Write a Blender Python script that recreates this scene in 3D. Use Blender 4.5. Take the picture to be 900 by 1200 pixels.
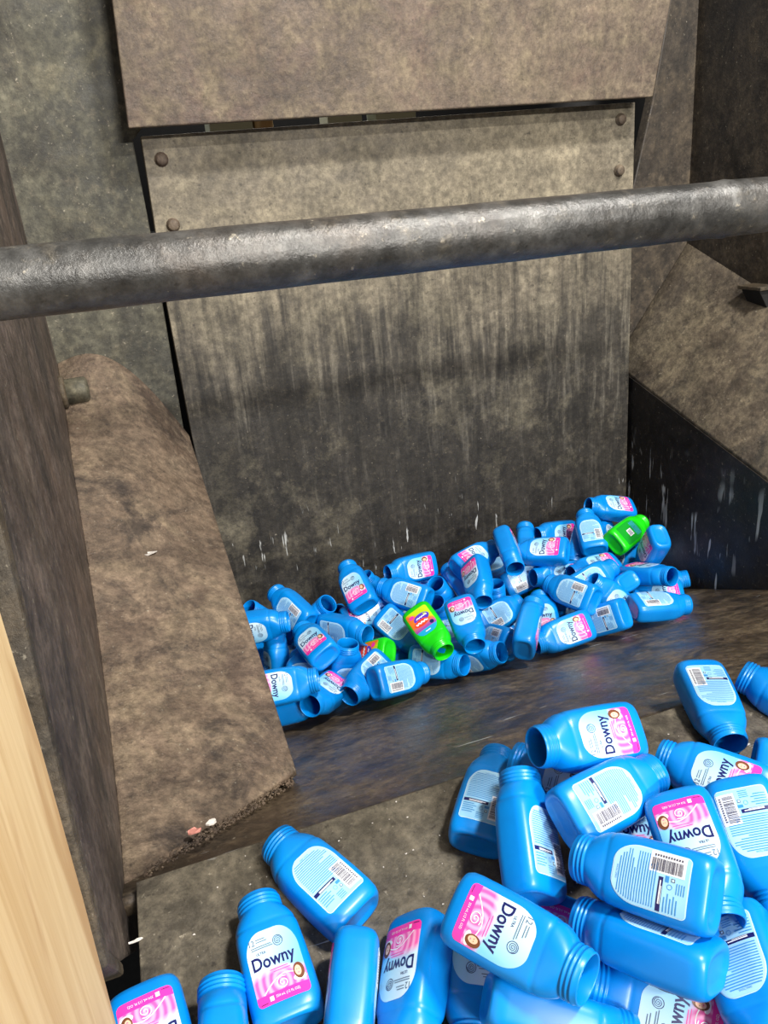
import bpy, bmesh, math, random
from mathutils import Vector, Matrix, noise

# ---------------------------------------------------------------- scene, camera, light
C = bpy.context.scene.collection
for o in list(bpy.data.objects): bpy.data.objects.remove(o)
sc = bpy.context.scene
cd = bpy.data.cameras.new('camera'); cam = bpy.data.objects.new('camera', cd); C.objects.link(cam)
cx = Vector((.9373, -.3365, -.0904)); cy = Vector((.2056, .3251, .9231)); cz = Vector((-.2812, -.8838, .3739))
cam.matrix_world = Matrix(((cx.x, cy.x, cz.x, 0), (cx.y, cy.y, cz.y, 0), (cx.z, cy.z, cz.z, .79), (0, 0, 0, 1)))
cd.sensor_fit = 'VERTICAL'; cd.sensor_height = 36; cd.lens = 930/1200*36
cd.clip_start = .02
sc.camera = cam
sc.view_settings.view_transform = 'Standard'; sc.view_settings.look = 'None'
sc.view_settings.exposure = 0.05; sc.view_settings.gamma = 1.0; sc.view_settings.use_curve_mapping = False

w = bpy.data.worlds.new('world'); sc.world = w; w.use_nodes = True
bgn = w.node_tree.nodes['Background']; bgn.inputs[0].default_value = (.92, .96, 1, 1); bgn.inputs[1].default_value = .20

def area(name, loc, target, size, power, col=(1, 1, 1)):
    l = bpy.data.lights.new(name, 'AREA'); l.shape = 'RECTANGLE'; l.size, l.size_y = size; l.energy = power; l.color = col
    o = bpy.data.objects.new(name, l); C.objects.link(o); o.location = loc
    o.rotation_euler = (Vector(target)-Vector(loc)).to_track_quat('-Z', 'Y').to_euler()
    return o
area('ceiling_lamp', (1.55, -.35, 3.3), (.5, 1.1, 0), (.55, .30), 165, (1, .98, .95))
area('hall_lamp', (.9, -3.2, 1.86), (.7, 2.0, .3), (.9, .10), 150, (1, .98, .95))
area('hall_lamp', (1.4, -3.2, 3.05), (.7, 2.0, .3), (.9, .10), 120, (1, .97, .93))
area('slot_fill_light', (.6, 2.42, 1.5), (.6, 2.36, 1.0), (1.2, .06), 5)  # unseen fill light added to brighten the blocks behind the slot

# ---------------------------------------------------------------- materials
def lin(r, g, b):
    f = lambda c: (c/255/12.92) if c/255 <= .04045 else ((c/255+.055)/1.055)**2.4
    return (f(r), f(g), f(b), 1)
class NT:
    def __init__(s, name):
        s.m = bpy.data.materials.new(name); s.m.use_nodes = True; s.t = s.m.node_tree; s.n = s.t.nodes; s.b = s.n['Principled BSDF']
    def new(s, t, **k):
        x = s.n.new(t)
        for a, v in k.items(): setattr(x, a, v)
        return x
    def link(s, a, b): s.t.links.new(a, b)
    def pos(s, scale=(1, 1, 1), rot=(0, 0, 0)):
        g = s.new('ShaderNodeNewGeometry'); m = s.new('ShaderNodeMapping'); m.inputs['Scale'].default_value = scale; m.inputs['Rotation'].default_value = rot
        s.link(g.outputs['Position'], m.inputs[0]); return m.outputs[0]
    def noise(s, v, scale, detail=6, rough=.6, dist=0):
        x = s.new('ShaderNodeTexNoise'); x.inputs['Scale'].default_value = scale; x.inputs['Detail'].default_value = detail
        x.inputs['Roughness'].default_value = rough; x.inputs['Distortion'].default_value = dist; s.link(v, x.inputs['Vector']); return x.outputs['Fac']
    def ramp(s, f, a, b, lo=0., hi=1.):
        x = s.new('ShaderNodeMapRange'); x.inputs[1].default_value = a; x.inputs[2].default_value = b; x.inputs[3].default_value = lo; x.inputs[4].default_value = hi
        s.link(f, x.inputs[0]); return x.outputs[0]
    def mix(s, f, a, b, mode='MIX'):
        x = s.new('ShaderNodeMix', data_type='RGBA', blend_type=mode)
        for i, v in ((0, f), (6, a), (7, b)):
            if isinstance(v, (tuple, float, int)): x.inputs[i].default_value = v
            else: s.link(v, x.inputs[i])
        return x.outputs[2]
    def math(s, op, a, b=0., c=None):
        x = s.new('ShaderNodeMath', operation=op)
        for i, v in enumerate((a, b) if c is None else (a, b, c)):
            if isinstance(v, (float, int)): x.inputs[i].default_value = v
            else: s.link(v, x.inputs[i])
        return x.outputs[0]

def steel(name, c1, c2, c3, streak=(50, 50, 3), streak_amt=.6, dust=None, dust_amt=.4, rough=(.45, .85), bump=.35, fleck=.5, zgrad=None, stain=None, scratch=None, rot=(0,0,0), metal=.15, big=2.2):
    t = NT(name); P = t.pos()
    a = t.noise(P, big, 8, .62, .1); col = t.mix(t.ramp(a, .38, .62), c1, c2)
    m = t.noise(P, 13, 10, .72, .1); col = t.mix(t.ramp(m, .45, .68, 0, .9), col, c3)
    st = t.noise(t.pos(streak, rot), 1, 6, .65, .2)
    if zgrad:                                  # darker and streaked low on the plate: z where it starts, z where it is full
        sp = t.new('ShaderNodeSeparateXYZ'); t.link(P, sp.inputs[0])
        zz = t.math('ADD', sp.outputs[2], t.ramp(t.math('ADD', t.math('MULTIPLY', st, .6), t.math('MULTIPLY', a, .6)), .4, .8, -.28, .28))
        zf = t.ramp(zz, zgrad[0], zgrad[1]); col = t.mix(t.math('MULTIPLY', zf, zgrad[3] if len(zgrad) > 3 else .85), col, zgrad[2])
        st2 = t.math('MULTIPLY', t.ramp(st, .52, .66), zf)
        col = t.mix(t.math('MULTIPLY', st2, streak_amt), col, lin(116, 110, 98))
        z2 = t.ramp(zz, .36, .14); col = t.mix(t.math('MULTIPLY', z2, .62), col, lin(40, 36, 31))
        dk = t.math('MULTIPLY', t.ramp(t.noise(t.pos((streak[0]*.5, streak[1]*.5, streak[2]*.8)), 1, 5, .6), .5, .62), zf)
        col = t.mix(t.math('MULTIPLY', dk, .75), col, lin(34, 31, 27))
    else:
        col = t.mix(t.ramp(st, .5, .7, 0, streak_amt), col, c2)
    if dust:
        d = t.noise(P, 5.5, 12, .75, 0. if name == 'panel_steel' else .6); col = t.mix(t.ramp(d, .5, .66, 0, dust_amt), col, dust)
    if stain:
        d = t.noise(t.pos((1, 1, .6)), 7, 10, .7, .6); col = t.mix(t.ramp(d, .52, .64, 0, .8), col, stain)
    f = t.noise(P, 120, 4, .6); fl = t.ramp(f, .66, .72, 0, fleck); col = t.mix(fl, col, lin(176, 166, 146))
    f2 = t.noise(P, 75, 5, .7); col = t.mix(t.ramp(f2, .60, .68, 0, .55), col, lin(38, 33, 28))
    f3 = t.noise(P, 30, 8, .8); col = t.mix(t.ramp(f3, .55, .75, 0, .35), col, lin(150, 136, 112))
    mo = t.ramp(t.noise(P, 8, 14, .78, .2), .36, .64, .58, 1.28); mo2 = t.ramp(t.noise(P, 52, 12, .82), .42, .59, .68, 1.26)
    cc = t.new('ShaderNodeCombineColor'); mm = t.math('MULTIPLY', mo, mo2)
    for k in range(3): t.link(mm, cc.inputs[k])
    col = t.mix(1., col, cc.outputs[0], 'MULTIPLY')
    if scratch:
        s2 = t.noise(t.pos(scratch[0], scratch[1]), 1, 3, .6, .3); msk = t.noise(P, 4, 3)
        sp2 = t.new('ShaderNodeSeparateXYZ'); t.link(P, sp2.inputs[0])
        q = t.math('MULTIPLY', t.ramp(s2, scratch[2], scratch[2]+.03), t.ramp(msk, .48, .56))
        if len(scratch) > 3: q = t.math('MULTIPLY', q, t.ramp(sp2.outputs[2], scratch[3], scratch[4]))
        col = t.mix(q, col, lin(205, 205, 200))
    t.link(col, t.b.inputs['Base Color'])
    t.link(t.ramp(m, .3, .7, rough[0], rough[1]), t.b.inputs['Roughness'])
    t.b.inputs['Metallic'].default_value = metal
    bp = t.new('ShaderNodeBump'); bp.inputs['Strength'].default_value = bump; bp.inputs['Distance'].default_value = .004
    h = t.math('ADD', t.math('MULTIPLY', f3, .8), t.math('ADD', t.math('MULTIPLY', f, .3), t.math('MULTIPLY', m, 1.2)))
    t.link(h, bp.inputs['Height']); t.link(bp.outputs[0], t.b.inputs['Normal'])
    return t.m

M = {}
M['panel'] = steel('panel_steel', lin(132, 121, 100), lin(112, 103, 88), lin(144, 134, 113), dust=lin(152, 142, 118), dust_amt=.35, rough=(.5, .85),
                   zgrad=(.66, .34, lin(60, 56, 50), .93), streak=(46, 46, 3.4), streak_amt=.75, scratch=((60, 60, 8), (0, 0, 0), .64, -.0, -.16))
M['upper'] = steel('upper_plate_steel', lin(112, 97, 80), lin(98, 84, 71), lin(128, 115, 93), streak_amt=.3, dust=lin(98, 76, 68), dust_amt=.55, bump=.6)
M['pillar'] = steel('pillar_steel', lin(84, 80, 66), lin(66, 64, 55), lin(108, 104, 88), streak=(18, 18, 3), streak_amt=.5, dust=lin(136, 126, 98), dust_amt=.35, stain=lin(52, 48, 40))
M['pillar_r'] = steel('right_pillar_steel', lin(64, 55, 45), lin(50, 44, 37), lin(84, 73, 58), streak=(34, 34, 2.5), streak_amt=.7, dust=lin(92, 80, 64), dust_amt=.4, stain=lin(36, 31, 26), fleck=.7)
M['ledge'] = steel('ledge_steel', lin(114, 96, 78), lin(90, 74, 62), lin(130, 112, 92), streak=(12, 12, 12), streak_amt=.3, dust=lin(146, 128, 102), dust_amt=.6, stain=lin(50, 42, 37), bump=.9)
M['ledge_r'] = steel('right_ledge_steel', lin(92, 80, 66), lin(74, 65, 54), lin(112, 100, 80), streak=(8, 14, 8), streak_amt=.4, dust=lin(134, 122, 98), dust_amt=.5, stain=lin(46, 42, 38), bump=.8)
M['side'] = steel('dark_side_steel', lin(56, 47, 38), lin(34, 31, 29), lin(46, 41, 36), streak=(22, 22, 6), streak_amt=.5, dust=lin(74, 60, 46), dust_amt=.3, rough=(.3, .7), bump=.3, fleck=.7,
                  scratch=((30, 34, 4.5), (.62, 0, 0), .585, .02, -.14))  # darker steel tone for the plates below the ledges
M['wall'] = steel('left_wall_steel', lin(96, 80, 68), lin(70, 61, 54), lin(104, 90, 80), streak=(10, 22, 3), streak_amt=.8, dust=lin(112, 100, 84), dust_amt=.4, stain=lin(42, 38, 34))
M['rust'] = steel('rusty_edge_steel', lin(92, 78, 58), lin(74, 64, 50), lin(72, 68, 62), dust=lin(110, 94, 70), dust_amt=.5, bump=.8)
M['deck'] = steel('floor_plate_steel', lin(104, 96, 80), lin(84, 77, 65), lin(122, 112, 94), streak=(9, 12, 9), streak_amt=.4, dust=lin(140, 130, 108), dust_amt=.35, stain=lin(62, 54, 47), rough=(.4, .75), bump=.4,
                  scratch=((14, 60, 9), (0, 0, .5), .68))
M['ramp'] = steel('worn_floor_steel', lin(98, 82, 64), lin(72, 62, 51), lin(116, 100, 78), streak=(6, 34, 34), streak_amt=.7, dust=lin(142, 126, 98), dust_amt=.45, stain=lin(44, 40, 37), rough=(.28, .58), bump=.25, metal=.2,
                  scratch=((7, 55, 55), (0, 0, .15), .69))
M['rail'] = steel('rail_steel', lin(84, 82, 78), lin(66, 64, 60), lin(98, 96, 92), streak=(5, 30, 30), streak_amt=.4, dust=lin(72, 60, 48), dust_amt=.5, rough=(.26, .42), bump=.3, metal=.4, fleck=.5)
def plain(name, col, rough=.5, metal=0., coat=0.):
    t = NT(name); t.b.inputs['Base Color'].default_value = col; t.b.inputs['Roughness'].default_value = rough; t.b.inputs['Metallic'].default_value = metal
    n = t.noise(t.pos(), 60, 4); t.link(t.ramp(n, .3, .7, max(rough-.05, 0), rough+.05), t.b.inputs['Roughness'])
    return t.m
M['black'] = plain('black_steel', lin(22, 20, 18), .8)
def plywood():
    t = NT('plywood'); P = t.pos((30, 30, 1.6)); a = t.noise(P, 1, 6, .6, .8)
    g = t.noise(t.pos((6, 6, .9)), 1.4, 4, .5, 2.5)
    col = t.mix(t.ramp(a, .35, .7), lin(226, 196, 146), lin(196, 158, 104)); col = t.mix(t.ramp(g, .5, .6, 0, .5), col, lin(172, 124, 72))
    t.link(col, t.b.inputs['Base Color']); t.b.inputs['Roughness'].default_value = .65; return t.m
M['wood'] = plywood()
def plastic(name, c, c2):
    t = NT(name); n = t.noise(t.pos(), 22, 3); t.link(t.mix(t.ramp(n, .4, .6), c, c2), t.b.inputs['Base Color'])
    t.b.inputs['Roughness'].default_value = .32; t.b.inputs['Subsurface Weight'].default_value = .0; t.b.inputs['Subsurface Radius'].default_value = (.002, .003, .006)
    t.b.inputs['Specular IOR Level'].default_value = .5
    return t.m
M['blue'] = plastic('blue_plastic', lin(0, 134, 218), lin(0, 129, 213))
M['green'] = plastic('green_plastic', lin(28, 205, 22), lin(24, 196, 20))

def uvlabel(kind):
    t = NT(kind); u = t.new('ShaderNodeUVMap'); sp = t.new('ShaderNodeSeparateXYZ'); t.link(u.outputs[0], sp.inputs[0]); U, V = sp.outputs[0], sp.outputs[1]
    if kind == 'front_label_print':
        top = t.mix(t.ramp(t.math('ADD', U, t.math('MULTIPLY', V, -.5)), -.3, .7), lin(214, 236, 246), lin(120, 196, 234))
        dx = t.math('SUBTRACT', U, .50); dy = t.math('SUBTRACT', V, .24); r = t.math('SQRT', t.math('ADD', t.math('MULTIPLY', dx, dx), t.math('MULTIPLY', dy, dy)))
        an = t.math('ARCTAN2', dy, dx); s = t.math('SINE', t.math('ADD', t.math('MULTIPLY', r, 46.), an))
        pk = t.mix(t.ramp(s, -.8, 1.), lin(236, 96, 172), lin(250, 170, 210))
        lim = t.math('ADD', V, t.math('MULTIPLY', t.math('SINE', t.math('MULTIPLY', U, 4.2)), -.05))
        col = t.mix(t.ramp(lim, .44, .32), top, pk)
        col = t.mix(t.ramp(V, .145, .135), col, lin(244, 60, 165))
    elif kind == 'back_label_print':
        col = t.mix(t.ramp(V, 0, 1), lin(150, 206, 240), lin(174, 220, 245))
    else:
        a = t.mix(t.ramp(V, .55, .75), lin(232, 120, 40), lin(150, 70, 170)); a = t.mix(t.ramp(t.math('ADD', t.math('MULTIPLY', U, .6), V), .5, .62), lin(190, 215, 30), a)
        col = t.mix(t.ramp(V, .78, .80), a, lin(30, 165, 205))
    t.link(col, t.b.inputs['Base Color']); t.b.inputs['Roughness'].default_value = .22; return t.m
M['front'] = uvlabel('front_label_print'); M['back'] = uvlabel('back_label_print'); M['gfront'] = uvlabel('green_bottle_label_print')
M['navy'] = plain('navy_ink', lin(28, 30, 92), .3); M['grey'] = plain('grey_ink', lin(96, 118, 140), .3); M['white'] = plain('white_print', lin(238, 240, 242), .3)
M['hair'] = plain('brown_print', lin(112, 66, 42), .3); M['skin'] = plain('skin_tone_print', lin(236, 190, 160), .3); M['ink'] = plain('blue_ink', lin(60, 140, 205), .3)
M['barc'] = plain('barcode_ink', lin(84, 82, 98), .3); M['magenta'] = plain('magenta_print', lin(240, 60, 160), .3); M['red'] = plain('red_print', lin(240, 70, 40), .3)
M['violet'] = plain('violet_print', lin(90, 60, 190), .3); M['rim'] = plain('pale_label_rim', lin(196, 232, 248), .3)

M['pale'] = plain('pale_card', lin(196, 196, 170), .7)
BOLTS = [(0.205, 0.905), (0.205, 0.759), (1.472, 0.914), (1.47, 0.782)]
BOTTLES = [  # colour, base point, reader's right, neck direction, description, group
 ('b', (0.2851, 1.8479, -0.2695), (-0.3630, 0.9318, -0.0029), (-0.6194, -0.2390, 0.7479), 'blue bottle, mouth open, topmost at left end of far pile beside the sloped ledge', 'bottles in the far pile'),
 ('b', (0.1244, 1.7299, -0.1597), (0.1025, 0.0860, -0.9910), (0.9524, -0.2961, 0.0728), 'blue bottle showing a spiral logo, cut off by the ledge, upper left of far pile', 'bottles in the far pile'),
 ('b', (0.2176, 1.6901, -0.3321), (0.1923, -0.9485, 0.2518), (0.1419, 0.2808, 0.9492), 'blue bottle standing on end near the left ledge, label only on its narrow left side', 'bottles in the far pile'),
 ('b', (0.3275, 1.7549, -0.2137), (-0.5254, 0.1022, -0.8447), (-0.3374, 0.8864, 0.3171), 'blue bottle leaning on back panel, barcode out, second from left along far pile top', 'bottles in the far pile'),
 ('b', (0.1725, 1.7452, -0.3311), (-0.0655, 0.3835, -0.9212), (0.2334, 0.9035, 0.3595), 'blue bottle showing only a sliver between the sloped ledge and the upright bottle', 'bottles in the far pile'),
 ('b', (0.3152, 1.5260, -0.1756), (0.8794, 0.1112, 0.4629), (-0.1248, 0.9922, -0.0013), 'blue bottle with oval base toward camera and pink label band above it, left pile end', 'bottles in the far pile'),
 ('b', (0.1245, 1.4578, -0.1661), (-0.0981, -0.6097, -0.7865), (0.9594, -0.2680, 0.0881), 'blue bottle lying with sideways pink label, base hidden by the sloped ledge, neck pointing right', 'bottles in the far pile'),
 ('b', (0.2482, 1.4715, -0.2486), (0.3894, 0.8355, -0.3876), (-0.9204, 0.3367, -0.1989), 'blue bottle on its narrow side, lowest at the front left corner of the far pile', 'bottles in the far pile'),
 ('b', (0.3341, 1.5264, -0.2518), (-0.5972, 0.6553, 0.4625), (-0.6050, -0.7466, 0.2768), 'blue bottle with wide open mouth toward camera at front left of far pile', 'bottles in the far pile'),
 ('b', (0.3483, 1.5593, -0.3161), (-0.9734, 0.1360, 0.1845), (0.1782, -0.0576, 0.9823), 'upright blue bottle with back label out behind the front row, left part of far pile', 'bottles in the far pile'),
 ('b', (0.4492, 1.5350, -0.2310), (0.4863, -0.5781, -0.6552), (-0.7575, -0.6527, 0.0137), 'blue bottle pointing its threaded neck down to the front floor, barcode at its upper end', 'bottles in the far pile'),
 ('b', (0.3910, 1.4267, -0.2091), (0.0287, 0.5909, 0.8062), (0.8994, 0.3367, -0.2787), 'blue bottle, base toward camera, barcode at its lower edge, front of far pile', 'bottles in the far pile'),
 ('g', (0.4858, 1.5893, -0.2486), (0.4221, 0.7124, 0.5606), (-0.5883, 0.6858, -0.4285), 'green bottle half covered by blue bottles near the left front of the far pile', 'bottles in the far pile'),
 ('b', (0.3662, 1.7672, -0.2358), (0.0705, 0.1824, 0.9807), (0.5527, -0.8256, 0.1138), 'blue bottle lying in left middle of far pile, mouth right, back label low', 'bottles in the far pile'),
 ('b', (0.4777, 1.7386, -0.1945), (0.8491, -0.2070, 0.4860), (-0.0066, 0.9158, 0.4015), 'blue bottle standing tilted against the back panel, label upright and readable, tallest at the left', 'bottles in the far pile'),
 ('b', (0.5897, 1.9075, -0.3303), (0.9157, -0.0489, 0.3988), (-0.3993, 0.0001, 0.9168), 'blue bottle with open neck just behind the tilted standing bottle by the back panel', 'bottles in the far pile'),
 ('b', (0.5057, 1.8961, -0.3566), (-0.4070, 0.8921, 0.1963), (-0.5386, -0.4080, 0.7372), 'blue bottle with dark round mouth facing left below the tilted standing bottle', 'bottles in the far pile'),
 ('b', (0.3217, 1.8701, -0.2847), (0.7491, 0.6623, 0.0129), (0.4808, -0.5569, 0.6773), 'blue bottle neck pointing up right beside the leaning barcode bottle', 'bottles in the far pile'),
 ('b', (0.4276, 1.7886, -0.2511), (0.1278, -0.5216, -0.8436), (0.9885, -0.0020, 0.1511), 'blue bottle lying under the tilted standing one, spiral logo and name running downward', 'bottles in the far pile'),
 ('b', (0.5176, 1.7280, -0.2208), (0.7936, 0.1121, 0.5981), (0.3838, -0.8549, -0.3489), 'blue bottle with barcode on its left, lying just left of the bright green bottle', 'bottles in the far pile'),
 ('g', (0.5678, 1.6092, -0.1677), (-0.8944, 0.0511, -0.4443), (0.0657, -0.9676, -0.2436), 'bright green bottle lying mouth down on top of the pile, colourful label fully visible', 'bottles in the far pile'),
 ('b', (0.7434, 1.9180, -0.2128), (0.0350, 0.3793, 0.9246), (-0.9828, -0.1546, 0.1007), 'blue bottle lying against back panel, mouth left, pink label right, pile top left of centre', 'bottles in the far pile'),
 ('b', (0.6268, 1.6726, -0.1878), (-0.5622, -0.3267, -0.7597), (-0.5610, 0.8257, 0.0601), 'blue bottle with full back label, lying above the bright green bottle', 'bottles in the far pile'),
 ('b', (0.7886, 1.9287, -0.2900), (-0.1161, 0.8915, -0.4380), (-0.9868, -0.0534, 0.1528), 'blue bottle showing only a plain side, wedged under the pink label bottle by the panel', 'bottles in the far pile'),
 ('b', (0.7733, 1.8465, -0.3364), (-0.0926, 0.9541, 0.2848), (-0.4880, -0.2928, 0.8222), 'blue bottle, round mouth toward camera, upper of two mouths right of bright green bottle', 'bottles in the far pile'),
 ('b', (0.7277, 1.7905, -0.3588), (-0.0014, 0.9217, 0.3878), (-0.3841, -0.3585, 0.8508), 'blue bottle, round mouth toward camera, lower of two mouths above bright green bottle', 'bottles in the far pile'),
 ('b', (0.7877, 1.7588, -0.2803), (0.3053, 0.3541, -0.8840), (-0.0558, 0.9333, 0.3546), 'blue bottle on its narrow side leaning right of the two round mouths', 'bottles in the far pile'),
 ('b', (0.7686, 1.8114, -0.1918), (0.3125, -0.7761, -0.5477), (0.9443, 0.3164, 0.0904), 'blue bottle leaning up to back panel, pink label end low left, centre of pile top', 'bottles in the far pile'),
 ('b', (0.8034, 1.7730, -0.1633), (-0.5560, 0.3939, -0.7319), (-0.2813, -0.9178, -0.2803), 'blue bottle neck down at pile centre, pink patch high on its left side', 'bottles in the far pile'),
 ('b', (0.9534, 1.9708, -0.2618), (0.9175, -0.3125, 0.2461), (-0.2708, -0.9439, -0.1890), 'blue bottle with back label showing between the upside down bottles, pile centre', 'bottles in the far pile'),
 ('b', (0.8628, 1.7492, -0.3673), (0.3939, 0.9074, 0.1465), (-0.1190, -0.1077, 0.9870), 'blue bottle with mouth opening just below the pale back label, pile centre', 'bottles in the far pile'),
 ('b', (0.9262, 1.8336, -0.1313), (-0.4068, -0.1188, 0.9057), (-0.2618, -0.9348, -0.2402), 'blue bottle upside down on edge against the back panel, labels only on both narrow edges', 'bottles in the far pile'),
 ('b', (0.9987, 1.8330, -0.2484), (0.2351, 0.3843, -0.8928), (0.4007, 0.7985, 0.4492), 'blue bottle with threaded neck straight up against the back panel', 'bottles in the far pile'),
 ('b', (1.0588, 1.7115, -0.1641), (0.5392, 0.6729, 0.5064), (-0.7183, 0.6814, -0.1406), 'blue bottle lying level, label along its top with pink end right, upper middle of pile', 'bottles in the far pile'),
 ('b', (1.2285, 1.9595, -0.2423), (0.1514, 0.3178, 0.9360), (-0.9569, -0.1902, 0.2194), 'blue bottle lying against the back panel behind the level one, pink label end right', 'bottles in the far pile'),
 ('b', (1.1710, 1.7493, -0.2074), (-0.9188, 0.3825, -0.0977), (0.3189, 0.8650, 0.3873), 'blue bottle standing against back panel, back label with barcode at its lower right', 'bottles in the far pile'),
 ('b', (1.3876, 1.8849, -0.1770), (0.2112, 0.8645, 0.4561), (-0.9579, 0.0903, 0.2725), 'blue bottle lying highest of all at the right end of far pile, mouth left', 'bottles in the far pile'),
 ('b', (1.2552, 1.8044, -0.2668), (0.7491, 0.0402, -0.6612), (0.3639, 0.8091, 0.4615), 'blue bottle showing its plain shoulder between highest bottle and green bottle', 'bottles in the far pile'),
 ('g', (1.2096, 1.7184, -0.1824), (-0.3524, 0.6363, 0.6862), (0.9090, 0.4070, 0.0894), 'green bottle with white barcode patch and grooved base, right end of the far pile', 'bottles in the far pile'),
 ('b', (1.2713, 1.5993, -0.1225), (0.2450, 0.8221, 0.5139), (0.0282, 0.5238, -0.8514), 'blue bottle upside down against the right steel side, oval base up, rightmost standing', 'bottles in the far pile'),
 ('b', (1.3018, 1.7797, -0.2347), (-0.1775, 0.6479, -0.7407), (-0.5534, -0.6881, -0.4693), 'blue bottle upside down just below the green barcode bottle', 'bottles in the far pile'),
 ('b', (1.2880, 1.6920, -0.3313), (0.3209, 0.3121, -0.8942), (0.4697, 0.7674, 0.4364), 'blue bottle glimpsed between the green barcode bottle and the rightmost standing bottle', 'bottles in the far pile'),
 ('b', (1.2088, 1.6520, -0.2418), (-0.9696, -0.2126, 0.1209), (0.2381, -0.9335, 0.2681), 'blue bottle on its narrow side with round mouth facing right by the right steel side', 'bottles in the far pile'),
 ('b', (1.3231, 1.5762, -0.2948), (0.1046, 0.5766, 0.8103), (-0.9945, 0.0670, 0.0807), 'blue bottle lying with pink label end right, directly behind the front right bottle', 'bottles in the far pile'),
 ('b', (1.0901, 1.4673, -0.2292), (0.1873, 0.9706, 0.1510), (0.9782, -0.1703, -0.1187), 'blue bottle lying at front right corner of far pile, back label along its top', 'bottles in the far pile'),
 ('b', (1.0359, 1.4181, -0.2032), (0.0106, -0.5788, -0.8154), (-0.4665, 0.7184, -0.5160), 'blue bottle with barcode at upper right, front row beside the front right corner bottle', 'bottles in the far pile'),
 ('b', (0.9536, 1.4470, -0.2262), (-0.0681, 0.6031, 0.7948), (-0.9972, -0.0161, -0.0732), 'blue bottle lying in front row right of centre, whole pink label facing out sideways', 'bottles in the far pile'),
 ('b', (0.7408, 1.3904, -0.2076), (0.1387, 0.2969, -0.9448), (0.6103, 0.7257, 0.3176), 'blue bottle leaning upright in the front row, pink label on its right edge', 'bottles in the far pile'),
 ('b', (0.8622, 1.4878, -0.2731), (0.8961, -0.4229, 0.1348), (0.3533, 0.8634, 0.3601), 'blue bottle upright behind the leaning front row bottle, pale label top showing', 'bottles in the far pile'),
 ('b', (1.0596, 1.6077, -0.3263), (-0.6701, -0.0714, -0.7388), (-0.7415, 0.1111, 0.6617), 'blue bottle with tip of back label showing above the front row label bottle', 'bottles in the far pile'),
 ('b', (0.9819, 1.4659, -0.1821), (-0.5640, -0.1939, -0.8027), (-0.2869, 0.9575, -0.0297), 'blue bottle lying with mouth left and back label with barcode, right middle of far pile', 'bottles in the far pile'),
 ('b', (1.1115, 1.7329, -0.2558), (0.1484, 0.4394, 0.8859), (-0.9875, 0.0174, 0.1568), 'blue bottle lying mouth left with small pink label end, just above the barcode one', 'bottles in the far pile'),
 ('b', (1.1972, 1.6909, -0.2316), (-0.0458, 0.9382, 0.3431), (-0.9940, -0.0771, 0.0782), 'blue bottle lying below the standing panel bottle, pink label end at upper right', 'bottles in the far pile'),
 ('b', (0.9892, 1.5884, -0.2184), (-0.2568, 0.6269, 0.7355), (0.9665, 0.1661, 0.1959), 'blue bottle with pale back label facing up, between two lying bottles in right middle', 'bottles in the far pile'),
 ('b', (1.1226, 1.5123, -0.2840), (0.7674, 0.0954, 0.6340), (-0.6338, 0.2624, 0.7276), 'blue bottle slanting down right with label logo and pink tip, behind the front row', 'bottles in the far pile'),
 ('b', (1.1509, 1.5648, -0.2130), (0.9566, 0.2737, 0.0996), (-0.1308, 0.7095, -0.6925), 'blue bottle showing a rounded plain end, between two labelled bottles at right of the pile', 'bottles in the far pile'),
 ('b', (0.9000, 1.7916, -0.2739), (-0.1773, 0.5668, 0.8045), (0.9720, -0.0270, 0.2332), 'blue bottle with back label crossed by a dark line, above the green bottle sliver', 'bottles in the far pile'),
 ('g', (0.9568, 1.8631, -0.3820), (-0.1725, 0.5864, 0.7914), (0.5078, -0.6355, 0.5816), 'green bottle almost fully buried, only a sliver showing in the middle of the pile', 'bottles in the far pile'),
 ('b', (0.7446, 1.6384, -0.2759), (-0.2523, 0.6057, 0.7547), (0.9529, 0.2911, 0.0850), 'blue bottle with back label and barcode below, front middle behind the base up bottle', 'bottles in the far pile'),
 ('b', (0.6735, 1.5842, -0.1580), (-0.9360, 0.2489, -0.2490), (-0.1854, -0.9497, -0.2523), 'blue bottle upside down with whole pink label facing out, right of the bright green bottle', 'bottles in the far pile'),
 ('b', (0.6266, 1.5432, -0.2810), (-0.4891, 0.0926, 0.8673), (0.5340, -0.7545, 0.3816), 'blue bottle lying in the front row centre, mouth facing right', 'bottles in the far pile'),
 ('b', (0.7480, 1.4614, -0.2359), (-0.5320, -0.2870, -0.7966), (-0.0524, 0.9502, -0.3073), 'blue bottle with rounded base toward the camera in the front row centre', 'bottles in the far pile'),
 ('b', (0.8375, 1.6407, -0.3346), (-0.5788, 0.6410, 0.5041), (0.7695, 0.6339, 0.0775), 'blue bottle with only a barcode corner showing left of the leaning front row bottle', 'bottles in the far pile'),
 ('b', (0.5367, 1.5706, -0.2754), (0.3028, 0.4363, 0.8473), (0.5573, -0.8023, 0.2139), 'blue bottle lying in the front row below the bright green bottle, shiny back label', 'bottles in the far pile'),
 ('b', (0.6903, 1.7140, -0.2922), (0.9397, -0.3349, 0.0690), (-0.3306, -0.9414, -0.0666), 'blue bottle with back label corner showing behind the neck of the bright green bottle', 'bottles in the far pile'),
 ('b', (0.5968, 1.7013, -0.3526), (-0.6381, 0.6226, -0.4530), (-0.7692, -0.5411, 0.3398), 'blue bottle glimpsed in the gap between half buried green bottle and shiny label bottle', 'bottles in the far pile'),
 ('b', (0.3108, 1.8941, -0.3219), (-0.3021, 0.7965, -0.5238), (0.9469, 0.3144, -0.0681), 'blue bottle glimpsed behind the bottle showing its oval base', 'bottles in the far pile'),
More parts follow.
